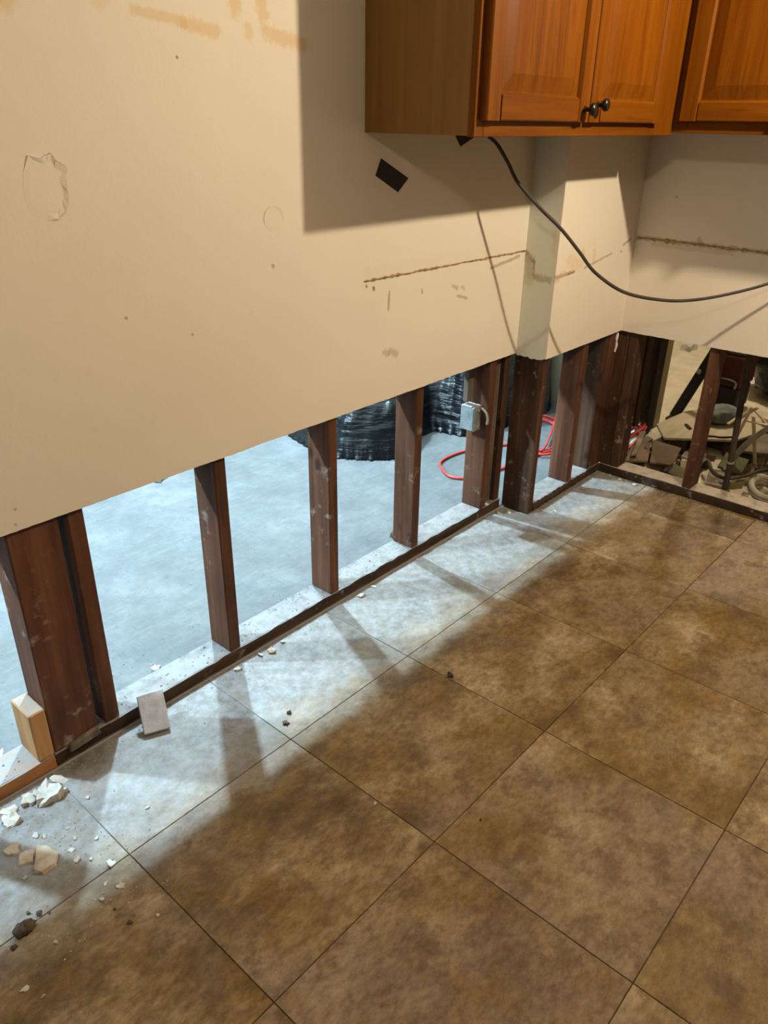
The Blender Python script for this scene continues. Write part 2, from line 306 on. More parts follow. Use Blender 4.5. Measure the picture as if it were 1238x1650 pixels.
for i in range(-5, 7):
    for k in range(-3, 7):
        qs = []
        for (da, db) in ((G2, G2), (T-G2, G2), (T-G2, T-G2), (G2, T-G2)):
            u, w = i*T+da, k*T+db; qs.append((-0.5953+u*e1[0]+w*e2[0], -0.7963+u*e1[1]+w*e2[1]))
        m = MB()
        for region in (((1, 0, JX+0.004), (0, 1, 0.003)), ((-1, 0, -JX-0.004), (0, 1, -JOG-0.004+0.02))):
            p = qs
            for a, b, c in region + ((1, 0, CX+0.006), (-1, 0, 2.55), (0, -1, 3.55)):
                if p: p = clip(p, a, b, c)
            if len(p) > 2:
                area = abs(sum(p[q][0]*p[(q+1) % len(p)][1]-p[(q+1) % len(p)][0]*p[q][1] for q in range(len(p)))/2)
                if area > 1e-4: m.prism(p, lambda q: (q[0], q[1], -0.0034), lambda q: (q[0], q[1], 0.0))
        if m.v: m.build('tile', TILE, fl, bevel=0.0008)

# left wall: upper drywall with a ragged cut edge, chase and framing
def drywall_strip(mb, p0, p1, out, z0, z1, jit, step=0.012, seed=0, th=TH):
    """board between plan points p0,p1; 'out' = plan vector from the room face to the back"""
    p0, p1 = Vector(p0+(0,)), Vector(p1+(0,)); L = (p1-p0).length; n = max(2, int(L/step)); rnd = random.Random(seed); vs = []; o = Vector(out+(0,))*th
    for i in range(n+1):
        p = p0+(p1-p0)*i/n
        z = z0 + (noise.noise(Vector((p.x*9+seed, p.y*9, 0.3)))*0.006 + rnd.uniform(-1, 1)*0.0022)*jit
        zb = z + rnd.uniform(-0.002, 0.002)*jit
        vs += [p+Vector((0,0,z)), p+Vector((0,0,z1)), p+o+Vector((0,0,zb)), p+o+Vector((0,0,z1))]
    fs = []
    for i in range(n):
        a, b = i*4, i*4+4; fs += [(a, b, b+1, a+1), (a+2, a+3, b+3, b+2), (a, a+2, b+2, b), (a+1, b+1, b+3, a+3)]
    fs += [(0, 1, 3, 2), (n*4, n*4+2, n*4+3, n*4+1)]
    mb.add(vs, fs)
wl = MB(); drywall_strip(wl, (-5.0, 0), (JX, 0), (0, 1), CUT, ZT, 0.3, seed=1)
WL = wl.build('wall_left', PAINT_A); tag(WL, 'cream painted left wall cut away above the floor, showing timber framing', kind='structure')
bk = MB(); drywall_strip(bk, (-5.0, SY+SD), (2.0, SY+SD), (0, 1), 0.60, ZT, 1, seed=4); bk.build('back_drywall', GYP, WL)
cs = MB(); drywall_strip(cs, (JX, 0.0), (JX, -JOG+TH+0.0003), (1, 0), CUT-0.002, ZT, 1.6, 0.006, seed=2)
ch = MB(); drywall_strip(ch, (JX, -JOG), (CX, -JOG), (0, 1), CUT, ZT, 0.25, seed=3)
CH = ch.build('wall_chase', PAINT_J); tag(CH, 'cream boxed-out section of wall by the corner', kind='structure')
cs.build('chase_side', PAINT_S, CH)['label'] = 'grey-green side of the boxed-out wall'
wb = MB(); drywall_strip(wb, (CX, -JOG), (CX, -6.0), (1, 0), CUT, ZT, 0.3, seed=5)
WB = wb.build('wall_right', PAINT_B); tag(WB, 'cream painted right wall cut away above the floor', kind='structure')
# other walls and ceilings that close the rooms
tag(MB().box(-5.05, -5.0, -6.0, 0.0, 0, ZT).build('wall_side', WHITE), kind='structure')
tag(MB().box(-5.05, 2.0, -6.05, -6.0, 0, ZT).build('wall_back', WHITE), kind='structure')
tag(MB().box(-5.05, 1.957, -6.0, 0.11, ZT, ZT+0.05).build('ceiling', WHITE), kind='structure')
tag(MB().box(-5.0, 2.74, 0.012, 4.0, -0.05, 0.0).build('floor_far_room', CONC), 'dusty pale concrete floor of the room beyond the left wall', kind='structure')
tag(MB().box(-5.05, 2.74, 4.0, 4.05, 0, 2.7).build('wall_far', FARWALL), kind='structure')
tag(MB().box(-5.05, -5.0, 0.12, 4.0, 0, 2.7).build('wall_far_side', FARWALL), kind='structure')
tag(MB().box(-5.05, 2.74, 0.1145, 4.0, 2.7, 2.75).build('ceiling_far_room', FARWALL), kind='structure')
tag(MB().box(2.05, 6.5, -6.0, 0.012, -0.06, -0.012).add(*[[(2.74,0.012,-0.06),(6.5,0.012,-0.06),(6.5,4,-0.06),(2.74,4,-0.06),(2.74,0.012,-0.012),(6.5,0.012,-0.012),(6.5,4,-0.012),(2.74,4,-0.012)],[(0,3,2,1),(4,5,6,7),(0,1,5,4),(1,2,6,5),(2,3,7,6),(3,0,4,7)]]).build('floor_store_room', STOREFL), 'tan floor of the store room beyond the right wall', kind='structure')
part_wall = MB().box(2.655, 2.738, -0.06, 3.999, 0.001, 2.699).build('wall_partition', BEIGE); tag(part_wall, 'end of a beige partition wall in the store room', kind='structure')
tag(MB().box(6.5, 6.55, -6.0, 4.0, 0, 2.7).build('wall_store_end', WHITE), kind='structure')
tag(MB().box(2.05, 6.5, -6.05, -6.0, 0, 2.7).build('wall_store_side', WHITE), kind='structure')
tag(MB().box(2.741, 6.5, 4.0, 4.05, 0, 2.7).build('wall_store_back', WHITE), kind='structure')
tag(MB().box(1.958, 6.5, -6.0, -0.06, 2.7, 2.75).box(2.741, 6.5, -0.06, 4.0, 2.7, 2.75).build('ceiling_store_room', WHITE), kind='structure')

# framing of the left wall: every stud and plate a part
def stud(x0, x1, y0, y1, m=STUD, parent=WL, name='stud', z0=PZ, z1=ZT, label=None, dx=0.0):
    o = MB().box(x0, x1, y0, y1, z0, z1).build(name, m, parent, origin=((x0+x1)/2, (y0+y1)/2, z0), bevel=0.003)
    if label: o['label'] = label
    return o
YB = SY+SD
def plate(x0, x1, y0, y1, m, parent, label):
    n = 60; mb = MB(); vs = []; rnd = random.Random(int(x0*100)+7)
    horiz = (x1-x0) > (y1-y0)
    for i in range(n+1):
        t = i/n; w = lambda: rnd.uniform(-0.0025, 0.002)
        if horiz:
            x = x0+(x1-x0)*t; vs += [(x, y0+w(), 0.0006), (x, y0+w(), PZ+w()*0.6-0.002), (x, y0+0.004, PZ-0.0004), (x, y1, PZ-0.0004), (x, y1, 0.0006)]
        else:
            y = y0+(y1-y0)*t; vs += [(x0+w(), y, 0.0006), (x0+w(), y, PZ+w()*0.6-0.002), (x0+0.004, y, PZ-0.0004), (x1, y, PZ-0.0004), (x1, y, 0.0006)]
    fs = [(i*5+k, i*5+(k+1) % 5, (i+1)*5+(k+1) % 5, (i+1)*5+k) for i in range(n) for k in range(5)] + [(0,1,2,3,4), tuple(n*5+k for k in range(5))]
    o = mb.add(vs, fs).build('bottom_plate', m, parent); o['label'] = label; return o
plate(-0.567, 1.337, SY, YB, PLATE, WL, 'old dark brown bottom plate with dusty top')
plate(-5.0, -0.569, SY-0.002, YB, NEWPLATE, WL, 'newer orange-brown bottom plate at the left')
stud(-0.565, -0.451, SY, YB, label='wide knotty red-brown timber post')
stud(-0.430, -0.391, SY+0.002, YB)
stud(-0.606, -0.567, SY, YB, NEWWOOD, name='timber_block', z1=0.176, label='short new pine block')
stud(-0.038, 0, SY, YB); stud(0.3684, 0.4064, SY, YB); stud(0.7748, 0.8128, SY, YB)
stud(1.199, 1.239, SY, YB)
stud(1.262, 1.300, SY+0.022, YB, GREYWOOD, label='greyer stud tucked beside the chase post')
stud(1.302, 1.338, SY+0.004, YB, STUDD)
stud(-0.885, -0.846, SY, YB); stud(-1.291, -1.252, SY, YB)
stud(1.150, 1.186, YB-0.030, YB-0.008, GREYWOOD, name='lath', z0=0.475, label='weathered grey lath above the outlet box')
# chase framing
FY = SY-JOG
plate(JX+TH+0.0405, 1.956, FY, FY+SD, PLATE, CH, 'old dark bottom plate under the chase')
stud(JX+TH+0.0006, JX+TH+0.039, FY, 0.011, STUDD, CH, z0=0.001, label='water-stained dark chase post')
stud(1.657, 1.697, FY, FY+SD, STUD, CH)
stud(1.846, 1.884, FY+0.004, FY+SD, STUDD, CH)
stud(1.886, 1.9555, FY+0.0008, FY+SD, STUD, CH)
MB().tube(spline([(1.936,FY-0.0035,0.628),(1.932,FY-0.004,0.60),(1.938,FY-0.0035,0.575),(1.933,FY-0.003,0.548)],5), lambda t: 0.0035+0.003*abs(math.sin(7*t)), 7).build('plaster_drip', GYP, CH, smooth=True)
MB().add([(-0.535,0.0005,0.024),(-0.452,0.0005,0.030),(-0.452,0.0120,0.030),(-0.535,0.0120,0.024),(-0.528,0.001,0.043),(-0.458,0.002,0.051),(-0.456,0.0120,0.055),(-0.530,0.0120,0.047)],[(0,3,2,1),(4,5,6,7),(0,1,5,4),(1,2,6,5),(2,3,7,6),(3,0,4,7)]).build('rotted_strip', GREYWOOD, WL, bevel=0.002)
# right wall framing
plate(CX+TH, CX+TH+SD, -6.0, FY-0.002, PLATEB, WB, 'old dark bottom plate with pale dusty top')
stud(CX+TH, CX+TH+SD, -0.158, -0.035, STUDD, WB); stud(CX+TH, CX+TH+SD, -0.200, -0.160, STUDD, WB)
for y in (-0.529, -0.935, -1.34, -1.75): stud(CX+TH, CX+TH+SD, y, y+0.038, STUD, WB)
# dark boards beyond the corner, carrying on the line of the left wall
bx = 2.062; k = 0
for w_ in (0.105, 0.05, 0.11, 0.062, 0.115, 0.052, 0.09):
    dy = (0.0, -0.016, 0.004, -0.02, 0.002, -0.012, 0.006)[k]
    o = MB().box(bx, bx+w_-0.004, -0.075+dy, -0.03, 0.10 if k < 5 else 0.0, 2.69).build('wall_board', (PANEL, STUDD)[k in (1, 3)], part_wall, bevel=0.002); bx += w_; k += 1

# ragged caulk left where the counter splash was
def ragged(name, pts, nrm, w, t, m, parent, seed, thin=0.35):
    P = [Vector(p) for p in pts]; path = []
    for a, b in zip(P[:-1], P[1:]):
        n = max(2, int((b-a).length/0.006)); path += [a+(b-a)*i/n for i in range(n)]
    path.append(P[-1]); N = Vector(nrm); vs = []; rnd = random.Random(seed)
    for i, p in enumerate(path):
        k = w*(thin+abs(noise.noise(Vector((i*0.23, seed, 0))))*1.6+rnd.uniform(0, 0.25)); h = t*(0.4+rnd.random()*0.8)
        z = noise.noise(Vector((i*0.11, seed+5, 0)))*w*0.22
        vs += [p+Vector((0,0,z+k/2)), p+N*h+Vector((0,0,z+k*0.2)), p+Vector((0,0,z-k/2))]
    fs = []
    for i in range(len(path)-1):
        a, b = i*3, i*3+3; fs += [(a, b, b+1, a+1), (a+1, b+1, b+2, a+2), (a+2, b+2, b, a)]
    fs += [(0,1,2), ((len(path)-1)*3, (len(path)-1)*3+2, (len(path)-1)*3+1)]
    return MB().add(vs, fs).build(name, m, parent)
ragged('caulk_line', [(0.505,-0.0002,1.001),(1.336,-0.0002,0.999)], (0,-1,0), 0.010, 0.003, CAULK, WL, 3)
ragged('caulk_line', [(1.346,-JOG-0.0002,0.918),(1.475,-JOG-0.0002,0.930)], (0,-1,0), 0.008, 0.003, CAULK, CH, 8, 0.1)
ragged('caulk_line', [(1.339,-0.004,0.998),(1.339,-0.032,0.968),(1.339,-0.041,0.928),(1.339,-0.06,0.915)], (-1,0,0), 0.014, 0.003, CAULK, CH, 4, 0.2)
ragged('caulk_line', [(CX-0.0002,-0.135,1.003),(CX-0.0002,-1.2,0.992)], (-1,0,0), 0.014, 0.004, CAULK, WB, 6, 0.2)
# peeling patches on the left wall
pp = [(-0.382,1.335),(-0.363,1.329),(-0.341,1.334),(-0.333,1.323),(-0.322,1.318),(-0.315,1.311),(-0.32,1.29),(-0.319,1.274),(-0.323,1.253),(-0.329,1.24),(-0.343,1.225)]
rest = [(-0.368,1.222),(-0.395,1.236),(-0.403,1.265),(-0.397,1.303)]
c0 = Vector((sum(p[0] for p in pp+rest)/15, 0, sum(p[1] for p in pp+rest)/15))
def patch(name, loop, hts, parent, inset=0.012):
    n = len(loop); cx = sum(p[0] for p in loop)/n; cz = sum(p[1] for p in loop)/n; vs = []
    for (x, z), h in zip(loop, hts): vs.append((x, 0.0004, z))
    for (x, z), h in zip(loop, hts): vs.append((x, -h, z))
    for (x, z), h in zip(loop, hts):
        d = Vector((cx-x, cz-z)).normalized()*inset; vs.append((x+d.x, -0.0006, z+d.y))
    fs = [tuple(range(2*n, 3*n))]
    for i in range(n):
        q = (i+1) % n; fs += [(i, q, n+q, n+i), (n+i, n+q, 2*n+q, 2*n+i)]
    o = MB().add(vs, fs).build(name, PAINT_A, parent); return o
sp = [(p.x, p.z) for p in spline([(x, 0, z) for x, z in pp], 4)]
sp = [(x+random.uniform(-.0018,.0018), z+random.uniform(-.0018,.0018)) for x, z in sp]
patch('plaster_patch', sp+rest, [0.0032]*len(sp)+[0.0002]*4, WL)
ring = [(0.188+0.031*math.cos(a), 1.187+0.029*math.sin(a)) for a in [k*math.pi/10 for k in range(20)]]
patch('plaster_patch', ring, [0.0016 if k < 11 else 0.0004 for k in range(20)], WL, 0.008)
MB().tube([(x, -0.0012, z) for x, z in sp[6:]], lambda t: 0.0009+0.0006*abs(math.sin(t*19)), 5).build('crack', CAULK, WL)

# ------------------------------------------------------------------ upper cabinets
def cab_door(parent, mp, w, h, knob_u, knob_w, mats):
    """mp(u,w,n) -> world; door of width w and height h, n outward"""
    VM, HM = mats; th = 0.020; s = 0.058; mb = MB(); vs = []; fs = []
    def rect(i, d): return [mp(i, i, d), mp(w-i, i, d), mp(w-i, h-i, d), mp(i, h-i, d)]
    rs = [rect(s-0.004, 0.004), rect(s-0.004, 0.010), rect(s+0.004, 0.0105), rect(s+0.040, 0.0185), rect(s+0.044, 0.0185)]
    for r in rs: vs += r
    for i in range(len(rs)-1):
        for k in range(4): fs.append((i*4+k, i*4+(k+1) % 4, i*4+4+(k+1) % 4, i*4+4+k))
    fs += [(0,1,2,3), tuple(len(vs)-4+k for k in range(4))]
    d = mb.add(vs, fs).build('door', VM, parent)
    def bar(u0, u1, w0, w1, inner, name, m):
        # profile: flat face with an eased edge on the inner side
        b = MB(); e = 0.006
        prof = {'u+': [(u0,0),(u1,0),(u1,0.012),(u1-e,th),(u0+0.003,th),(u0,th-0.003)], 'u-': [(u0,0),(u1,0),(u1,th-0.003),(u1-0.003,th),(u0+e,th),(u0,0.012)]}
        if inner in prof: pts = prof[inner]; b.prism(pts, lambda p: mp(p[0], w0, p[1]), lambda p: mp(p[0], w1, p[1]))
        else:
            pts = [(w0,0),(w1,0),(w1,0.012),(w1-e,th),(w0+0.003,th),(w0,th-0.003)] if inner == 'w+' else [(w0,0),(w1,0),(w1,th-0.003),(w1-0.003,th),(w0+e,th),(w0,0.012)]
            b.prism(pts, lambda p: mp(u0, p[0], p[1]), lambda p: mp(u1, p[0], p[1]))
        return b.build(name, m, d)
    bar(0, s, 0, h, 'u+', 'stile', VM); bar(w-s, w, 0, h, 'u-', 'stile', VM)
    bar(s+0.0003, w-s-0.0003, 0, s, 'w+', 'rail', HM); bar(s+0.0003, w-s-0.0003, h-s, h, 'w-', 'rail', HM)
    if knob_u is not None:
        c = Vector(mp(knob_u, knob_w, th)); ax = (Vector(mp(knob_u, knob_w, th+1))-c)
        k = MB().lathe([(0.009,0),(0.009,0.002),(0.006,0.004),(0.0052,0.013),(0.008,0.016),(0.0145,0.020),(0.0165,0.025),(0.0145,0.030),(0.008,0.033),(0.002,0.034)], c, ax, 20).build('knob', BRONZE, d, smooth=True); k['label'] = 'dark bronze round knob'
    return d
ZB, ZC = 1.367, 2.14; YF = -0.338
ca = empty('upper_cabinet', (0.505, 0, ZB)); tag(ca, 'honey oak wall cabinet with two doors and dark knobs, left of the corner', 'cabinet')
plan = [(0.505,-0.0015),(JX-0.002,-0.0015),(JX-0.002,-JOG-0.002),(1.606,-JOG-0.002),(1.606,YF+0.0192),(0.505,YF+0.0192)]
MB().prism(plan, lambda p: (p[0],p[1],ZB+0.002), lambda p: (p[0],p[1],ZC)).build('body', OAKSIDE, ca)
def ff(parent, boxes, m, name): 
    for b in boxes: MB().box(*b).build(name, m, parent, bevel=0.0012)
ff(ca, [(0.503,0.541,YF,YF+0.019,ZB,ZC),(1.455,1.6085,YF,YF+0.019,ZB,ZC),(0.985,1.022,YF,YF+0.019,ZB+0.0382,ZC-0.0402)], OAKV, 'face_stile')
ff(ca, [(0.5412,1.4548,YF,YF+0.019,ZB,ZB+0.038),(0.5412,1.4548,YF,YF+0.019,ZC-0.04,ZC)], OAKX, 'face_rail')
DZ = 1.401; DH = 0.70
cab_door(ca, lambda u, w, n: (0.522+u, YF-0.0005-n, DZ+w), 0.478, DH, 0.452, 0.030, (OAKV, OAKX))
cab_door(ca, lambda u, w, n: (1.007+u, YF-0.0005-n, DZ+w), 0.458, DH, 0.034, 0.042, (OAKV, OAKX))
XF = 1.611; ZB2 = ZB+0.008
cb = empty('upper_cabinet', (CX, -0.34, ZB2)); tag(cb, 'honey oak wall cabinet on the right wall, cut off by the picture edge', 'cabinet')
MB().box(XF+0.0192, CX-0.0015, -1.16, -JOG-0.004, ZB2+0.002, ZC).build('body', OAKSIDE, cb)
ff(cb, [(XF,XF+0.019,-0.386,-0.3385,ZB2,ZC),(XF,XF+0.019,-1.16,-1.122,ZB2,ZC),(XF,XF+0.019,-0.77,-0.735,ZB2+0.0362,ZC-0.0402)], OAKV, 'face_stile')
ff(cb, [(XF,XF+0.019,-1.1218,-0.3862,ZB2,ZB2+0.036),(XF,XF+0.019,-1.1218,-0.3862,ZC-0.04,ZC)], OAKY, 'face_rail')
cab_door(cb, lambda u, w, n: (XF-0.0005-n, -0.362-u, DZ+0.008+w), 0.386, DH-0.01, 0.35, 0.035, (OAKV, OAKY))
cab_door(cb, lambda u, w, n: (XF-0.0005-n, -0.754-u, DZ+0.008+w), 0.386, DH-0.01, 0.036, 0.035, (OAKV, OAKY))

# ------------------------------------------------------------------ things in the kitchen
tp = MB().prism([(0.569,1.308),(0.684,1.256),(0.641,1.222),(0.548,1.267)], lambda p: (p[0],-0.0003,p[1]), lambda p: (p[0],-0.0016,p[1])).build('tape_patch', TAPE, origin=(0.61,0,1.265))
tag(tp, 'whole black tape square stuck askew on the cream wall under the cabinet', 'tape')
tp = MB().prism([(0.893,1.359),(0.920,1.332),(0.992,1.359),(0.95,1.39),(0.91,1.39)], lambda p: (p[0],-0.0003,p[1]), lambda p: (p[0],-0.0016,p[1])).build('tape_patch', TAPE, origin=(0.93,0,1.36))
tag(tp, 'black tape corner peeping out just below the cabinet bottom edge', 'tape')
cpts = [(0.983,-0.053,1.3605),(0.999,-0.076,1.338),(1.018,-0.105,1.291),(1.040,-0.132,1.237),(1.104,-0.178,1.166),(1.165,-0.225,1.104),(1.223,-0.267,1.034),(1.285,-0.300,0.968),(1.39,-0.357,0.902),(1.53,-0.42,0.866),(1.63,-0.49,0.859),(1.74,-0.574,0.875),(1.84,-0.675,0.913),(1.895,-0.80,0.985),(1.925,-0.95,1.09),(1.932,-1.05,1.16)]
cb_ = MB().tube(spline(cpts, 7), 0.0056, 10, flat=0.75).build('power_cable', CABLE, origin=cpts[0], smooth=True)
tag(cb_, 'dark grey power cable drooping from the cabinet across the corner', 'cable')
# outlet box on the stud beside the chase
eb = empty('outlet_box', (1.198, 0.07, 0.40)); tag(eb, 'galvanised steel outlet box fixed to the stud left of the chase post', 'outlet box')
b = MB(); x0, x1, y0, y1, z0, z1 = 1.146, 1.196, 0.040, 0.096, 0.372, 0.462; t = 0.003
b.box(x0, x0+t, y0, y1, z0, z1).box(x1-t, x1, y0, y1, z0, z1).box(x0+t, x1-t, y0, y1, z0, z0+t).box(x0+t, x1-t, y0, y1, z1-t, z1).box(x0+t, x1-t, y1-t, y1, z0+t, z1-t)
b.build('box_body', GALV, eb, bevel=0.001)
MB().box(x0+0.001, x1-0.001, y0-0.004, y0-0.0005, z0-0.003, z1+0.003).build('cover', GALV, eb, bevel=0.0015)
MB().box(x0-0.004, x0+0.03, y0+0.006, y1-0.006, z1+0.0005, z1+0.0055).build('bracket', GALV, eb, bevel=0.001)
MB().lathe([(0.004,0),(0.004,0.004),(0.002,0.006)], (1.170,0.0345,0.448), (0,-1,0), 10).build('screw', GALV, eb)
MB().lathe([(0.004,0),(0.004,0.004),(0.002,0.006)], (1.170,0.0345,0.386), (0,-1,0), 10).build('screw', GALV, eb)
MB().tube(spline([(1.186,0.030,0.455),(1.190,0.012,0.44),(1.194,0.006,0.415),(1.194,0.008,0.395)],4), 0.005, 8).build('cable_clamp', POLE, eb, smooth=True)
# scrap leaning on the bottom plate
a0, a1 = Vector((-0.372,-0.055,0.0015)), Vector((-0.312,-0.082,0.0015)); up = Vector((0.032, 0.070, 0.066)); nn = (a1-a0).cross(up).normalized()
lv = [a0, a1, a1+up*1.02, a0+up*0.98]
mm = MB().add([p for p in lv]+[p-nn*0.013*(-1) for p in lv], [(0,1,2,3),(4,5,6,7),(0,1,5,4),(1,2,6,5),(2,3,7,6),(3,0,4,7)])
zmin = min(p.z for p in mm.v)
for p in mm.v: p.z += 0.001-zmin
ms = mm.build('drywall_scrap', MORT, bevel=0.002, origin=(-0.34,-0.07,0)); tag(ms, 'small pale pinkish drywall scrap leaning on the bottom plate by the left post', 'drywall scrap')

def flake(name, x, y, s, m, seed, z=0.0005, thick=None, lift=0.25):
    rnd = random.Random(seed); n = rnd.randint(8, 12); a0 = rnd.uniform(0, 6.28); th = thick or min(0.011, s*rnd.uniform(0.10, 0.22)); el = rnd.uniform(0.55, 0.95); rot = rnd.uniform(0, 3.14)
    lo = []; hi = []; tx, ty = rnd.uniform(-lift, lift), rnd.uniform(-lift, lift)
    for i in range(n):
        a = a0+6.28318*i/n; r = s/2*rnd.uniform(0.5, 1.25); px, py = r*math.cos(a), r*math.sin(a)*el
        px, py = px*math.cos(rot)-py*math.sin(rot), px*math.sin(rot)+py*math.cos(rot)
        lo.append([px*0.92, py*0.92, 0]); hi.append([px*rnd.uniform(0.7, 1), py*rnd.uniform(0.7, 1), th*rnd.uniform(0.6, 1.2)+tx*px+ty*py])
    hi = [[p[0], p[1], max(p[2], 0.15*th)] for p in hi]
    vs = lo+hi+[[0,0,th*1.1]]; fs = [tuple(range(n))[::-1]]+[(i, (i+1) % n, n+(i+1) % n, n+i) for i in range(n)]+[(n+i, n+(i+1) % n, 2*n) for i in range(n)]
    return MB().add([(x+p[0], y+p[1], z+p[2]) for p in vs], fs).build(name, m, origin=(x, y, z))
chips = [(-0.668,0.02,0.0437),(-0.638,0.02,0.0574),(-0.71,-0.016,0.0496),(-0.723,-0.065,0.039),(-0.625,-0.005,0.0569),(-0.634,-0.06,0.0591),(-0.61,-0.072,0.0328),(-0.649,-0.016,0.0366),(-0.587,0.015,0.0339),(-0.592,-0.008,0.0235),(-0.697,-0.056,0.0229),(-0.703,-0.145,0.0222),(-0.649,-0.21,0.0156),(-0.654,-0.287,0.0137),(-0.631,-0.328,0.021),(-0.647,-0.39,0.0206),(-0.69,-0.159,0.0142),(-0.67,-0.235,0.0185),(-0.719,-0.21,0.0681),(-0.739,-0.181,0.0468),(-0.755,-0.145,0.0315),(-0.619,-0.248,0.0124),(-0.571,-0.13,0.0129),(-0.498,-0.257,0.0125),(-0.673,-0.266,0.0183),(-0.689,-0.389,0.0146),(-0.768,-0.227,0.0153),(-0.635,-0.501,0.0114),(-0.877,-0.447,0.0169),(-0.861,-0.482,0.0111),(-0.795,-0.404,0.0101),(-0.142,-0.633,0.0107),(-0.645,-0.177,0.011),(-0.666,-0.362,0.0118),(-0.74,-0.224,0.0215),(-0.043,0.001,0.0295),(0.076,-0.022,0.0413),(0.044,-0.018,0.0261),(0.127,-0.02,0.019),(0.47,0.008,0.029),(0.54,-0.012,0.021),(1.284,-0.027,0.0251),(1.452,-0.184,0.0256),(1.935,-0.181,0.0289),(1.925,-0.233,0.0287),(1.32,-0.05,0.0305),(1.921,-0.306,0.0285)]
BIGLAB = {0: 'white plaster chip touching the new plate, left of the heap', 1: 'white plaster chip against the plate at the back of the heap', 2: 'white plaster chip at the left picture edge under the new plate', 3: 'white plaster chip nearest the lower left picture edge below the plate',
          4: 'ragged white plaster chip in the middle of the heap by the plate', 5: 'largest white plaster chip at the front of the heap', 6: 'white plaster chip at the right tip of the heap', 8: 'white plaster chip just below the foot of the short pine block',
          19: 'tan plaster chip left of the largest tan chip', 20: 'tan plaster chip at the left end of the tan chip row'}
for i, (x, y, s) in enumerate(chips):
    y = min(y, -0.006-s*0.55) if x < 1.3 else y
    if i in (7, 10): continue
    big = s > 0.028 and x < -0.5
    if big: s *= 1.2; y = min(y, -0.006-s*0.62)
    tan = i in (18, 19, 20)
    o = flake('plaster_chip', x, y, s, CHIPB if i in (18, 19, 20, 24, 29, 34, 36) else CHIP, 100+i, thick=0.006 if tan else None, lift=0.06 if tan else 0.25)
    if i == 18: tag(o, 'largest tan plaster chip, on the floor tile away from the plate', 'plaster chip')
    elif i == 31: tag(o, 'tiny pale plaster crumb alone in the middle of the brown tiles', 'plaster chip')
    elif big: tag(o, BIGLAB[i], 'plaster chip', 'large plaster chips by the new plate')
    elif x < -0.45: tag(o, ('small pale' if i not in (24, 29, 34) else 'small tan')+' plaster chip scattered on the tiles at lower left, '+('nearer the wall' if y > -0.3 else 'farther from the wall'), 'plaster chip', 'small plaster chips at the left')
    elif x < 0.7: tag(o, 'plaster chip lying beside the old bottom plate between studs', 'plaster chip', 'plaster chips along the old plate')
    else: tag(o, 'plaster crumb on the floor near the chase and corner', 'plaster chip', 'plaster crumbs near the corner')
darks = [(-0.823,-0.338,0.052,'crumbly dark dirt clump on the floor at lower left edge'), (0.338,-0.488,0.022,'small dark clump just outside the bright light patch'), (-0.101,-0.284,0.024,'flat dark grey crumb in the light patch, the lower of a pair'), (-0.07,-0.265,0.018,'smaller dark crumb in the light patch, the upper of a pair'),
         (-0.684,-0.426,0.008,'tiny brown crumb on the tile left of the seam'), (-0.68,-0.474,0.012,'small brown fleck on the tile right of the dirt clump'), (-0.019,-0.841,0.007,'dark speck on the middle brown tile')]
for i, (x, y, s, lab) in enumerate(darks):
    if i: tag(flake('dirt_clump', x, y, s, SOIL, 300+i, thick=s*(0.4 if i != 2 else 0.15)), lab, 'dirt')
for i, (dx, dy, s) in enumerate(((0.035,0.012,0.018),(-0.03,-0.018,0.015),(0.022,0.03,0.012),(0.05,0.0,0.009))):
    tag(flake('dirt_crumb', -0.823+dx, -0.338+dy, s, SOIL, 330+i), 'dark dirt crumb close around the dirt clump', 'dirt', 'dirt crumbs by the clump')
# fine crumbs nobody could count
def crumbs(name, spots, m, label, cat, parent=None):
    mb = MB(); rnd = random.Random(hash(name) % 1000 if False else len(name))
    for x, y, z, s in spots:
        a = rnd.uniform(0, 6.28); pts = [Vector((math.cos(a+k*2.09+rnd.uniform(-.4,.4))*s, math.sin(a+k*2.09+rnd.uniform(-.4,.4))*s*0.8, 0)) for k in range(3)]
        c = Vector((x, y, z)); mb.add([c+p for p in pts]+[c+Vector((0,0,s*rnd.uniform(0.5,1.0)))], [(2,1,0),(0,1,3),(1,2,3),(2,0,3)])
    o = mb.build(name, m, parent); return tag(o, label, None if parent else cat, kind='stuff')
rnd = random.Random(5); sp1 = []
for _ in range(900):
    x = rnd.uniform(-0.9, 1.33); y = -abs(rnd.gauss(0, 0.035))-0.003
    if rnd.random() < 0.45: x = rnd.gauss(-0.70, 0.09); y = rnd.uniform(-0.45, -0.01)
    sp1.append((x, min(y,-0.003), 0.0003, rnd.uniform(0.0008, 0.0035)))
for _ in range(260):
    x = rnd.uniform(1.36, 1.93); sp1.append((x, -JOG-0.004-abs(rnd.gauss(0, 0.02)), 0.0003, rnd.uniform(0.001, 0.0035)))
for _ in range(260):
    sp1.append((CX-0.004-abs(rnd.gauss(0, 0.025)), rnd.uniform(-0.85, -0.14), 0.0003, rnd.uniform(0.001, 0.004)))
crumbs('plaster_crumbs', sp1, CHIP, 'fine plaster crumbs and dust strewn along the wall base', 'debris')
sp2 = [(rnd.uniform(-0.9, 1.3), rnd.uniform(SY+0.008, YB+0.01), PZ, rnd.uniform(0.001, 0.005)) for _ in range(420)]
crumbs('plate_crumbs', [s for s in sp2 if s[1] < YB-0.004], CHIP, 'crumbs on the dusty bottom plate', 'debris', WL)
sp3 = [(rnd.uniform(-1.0, 2.5), YB+0.01+abs(rnd.gauss(0, 0.22)), 0.0003, rnd.uniform(0.0008, 0.003)) for _ in range(400)]
crumbs('floor_grit', sp3, CARD, 'fine grit on the pale concrete floor beyond the wall', 'debris')
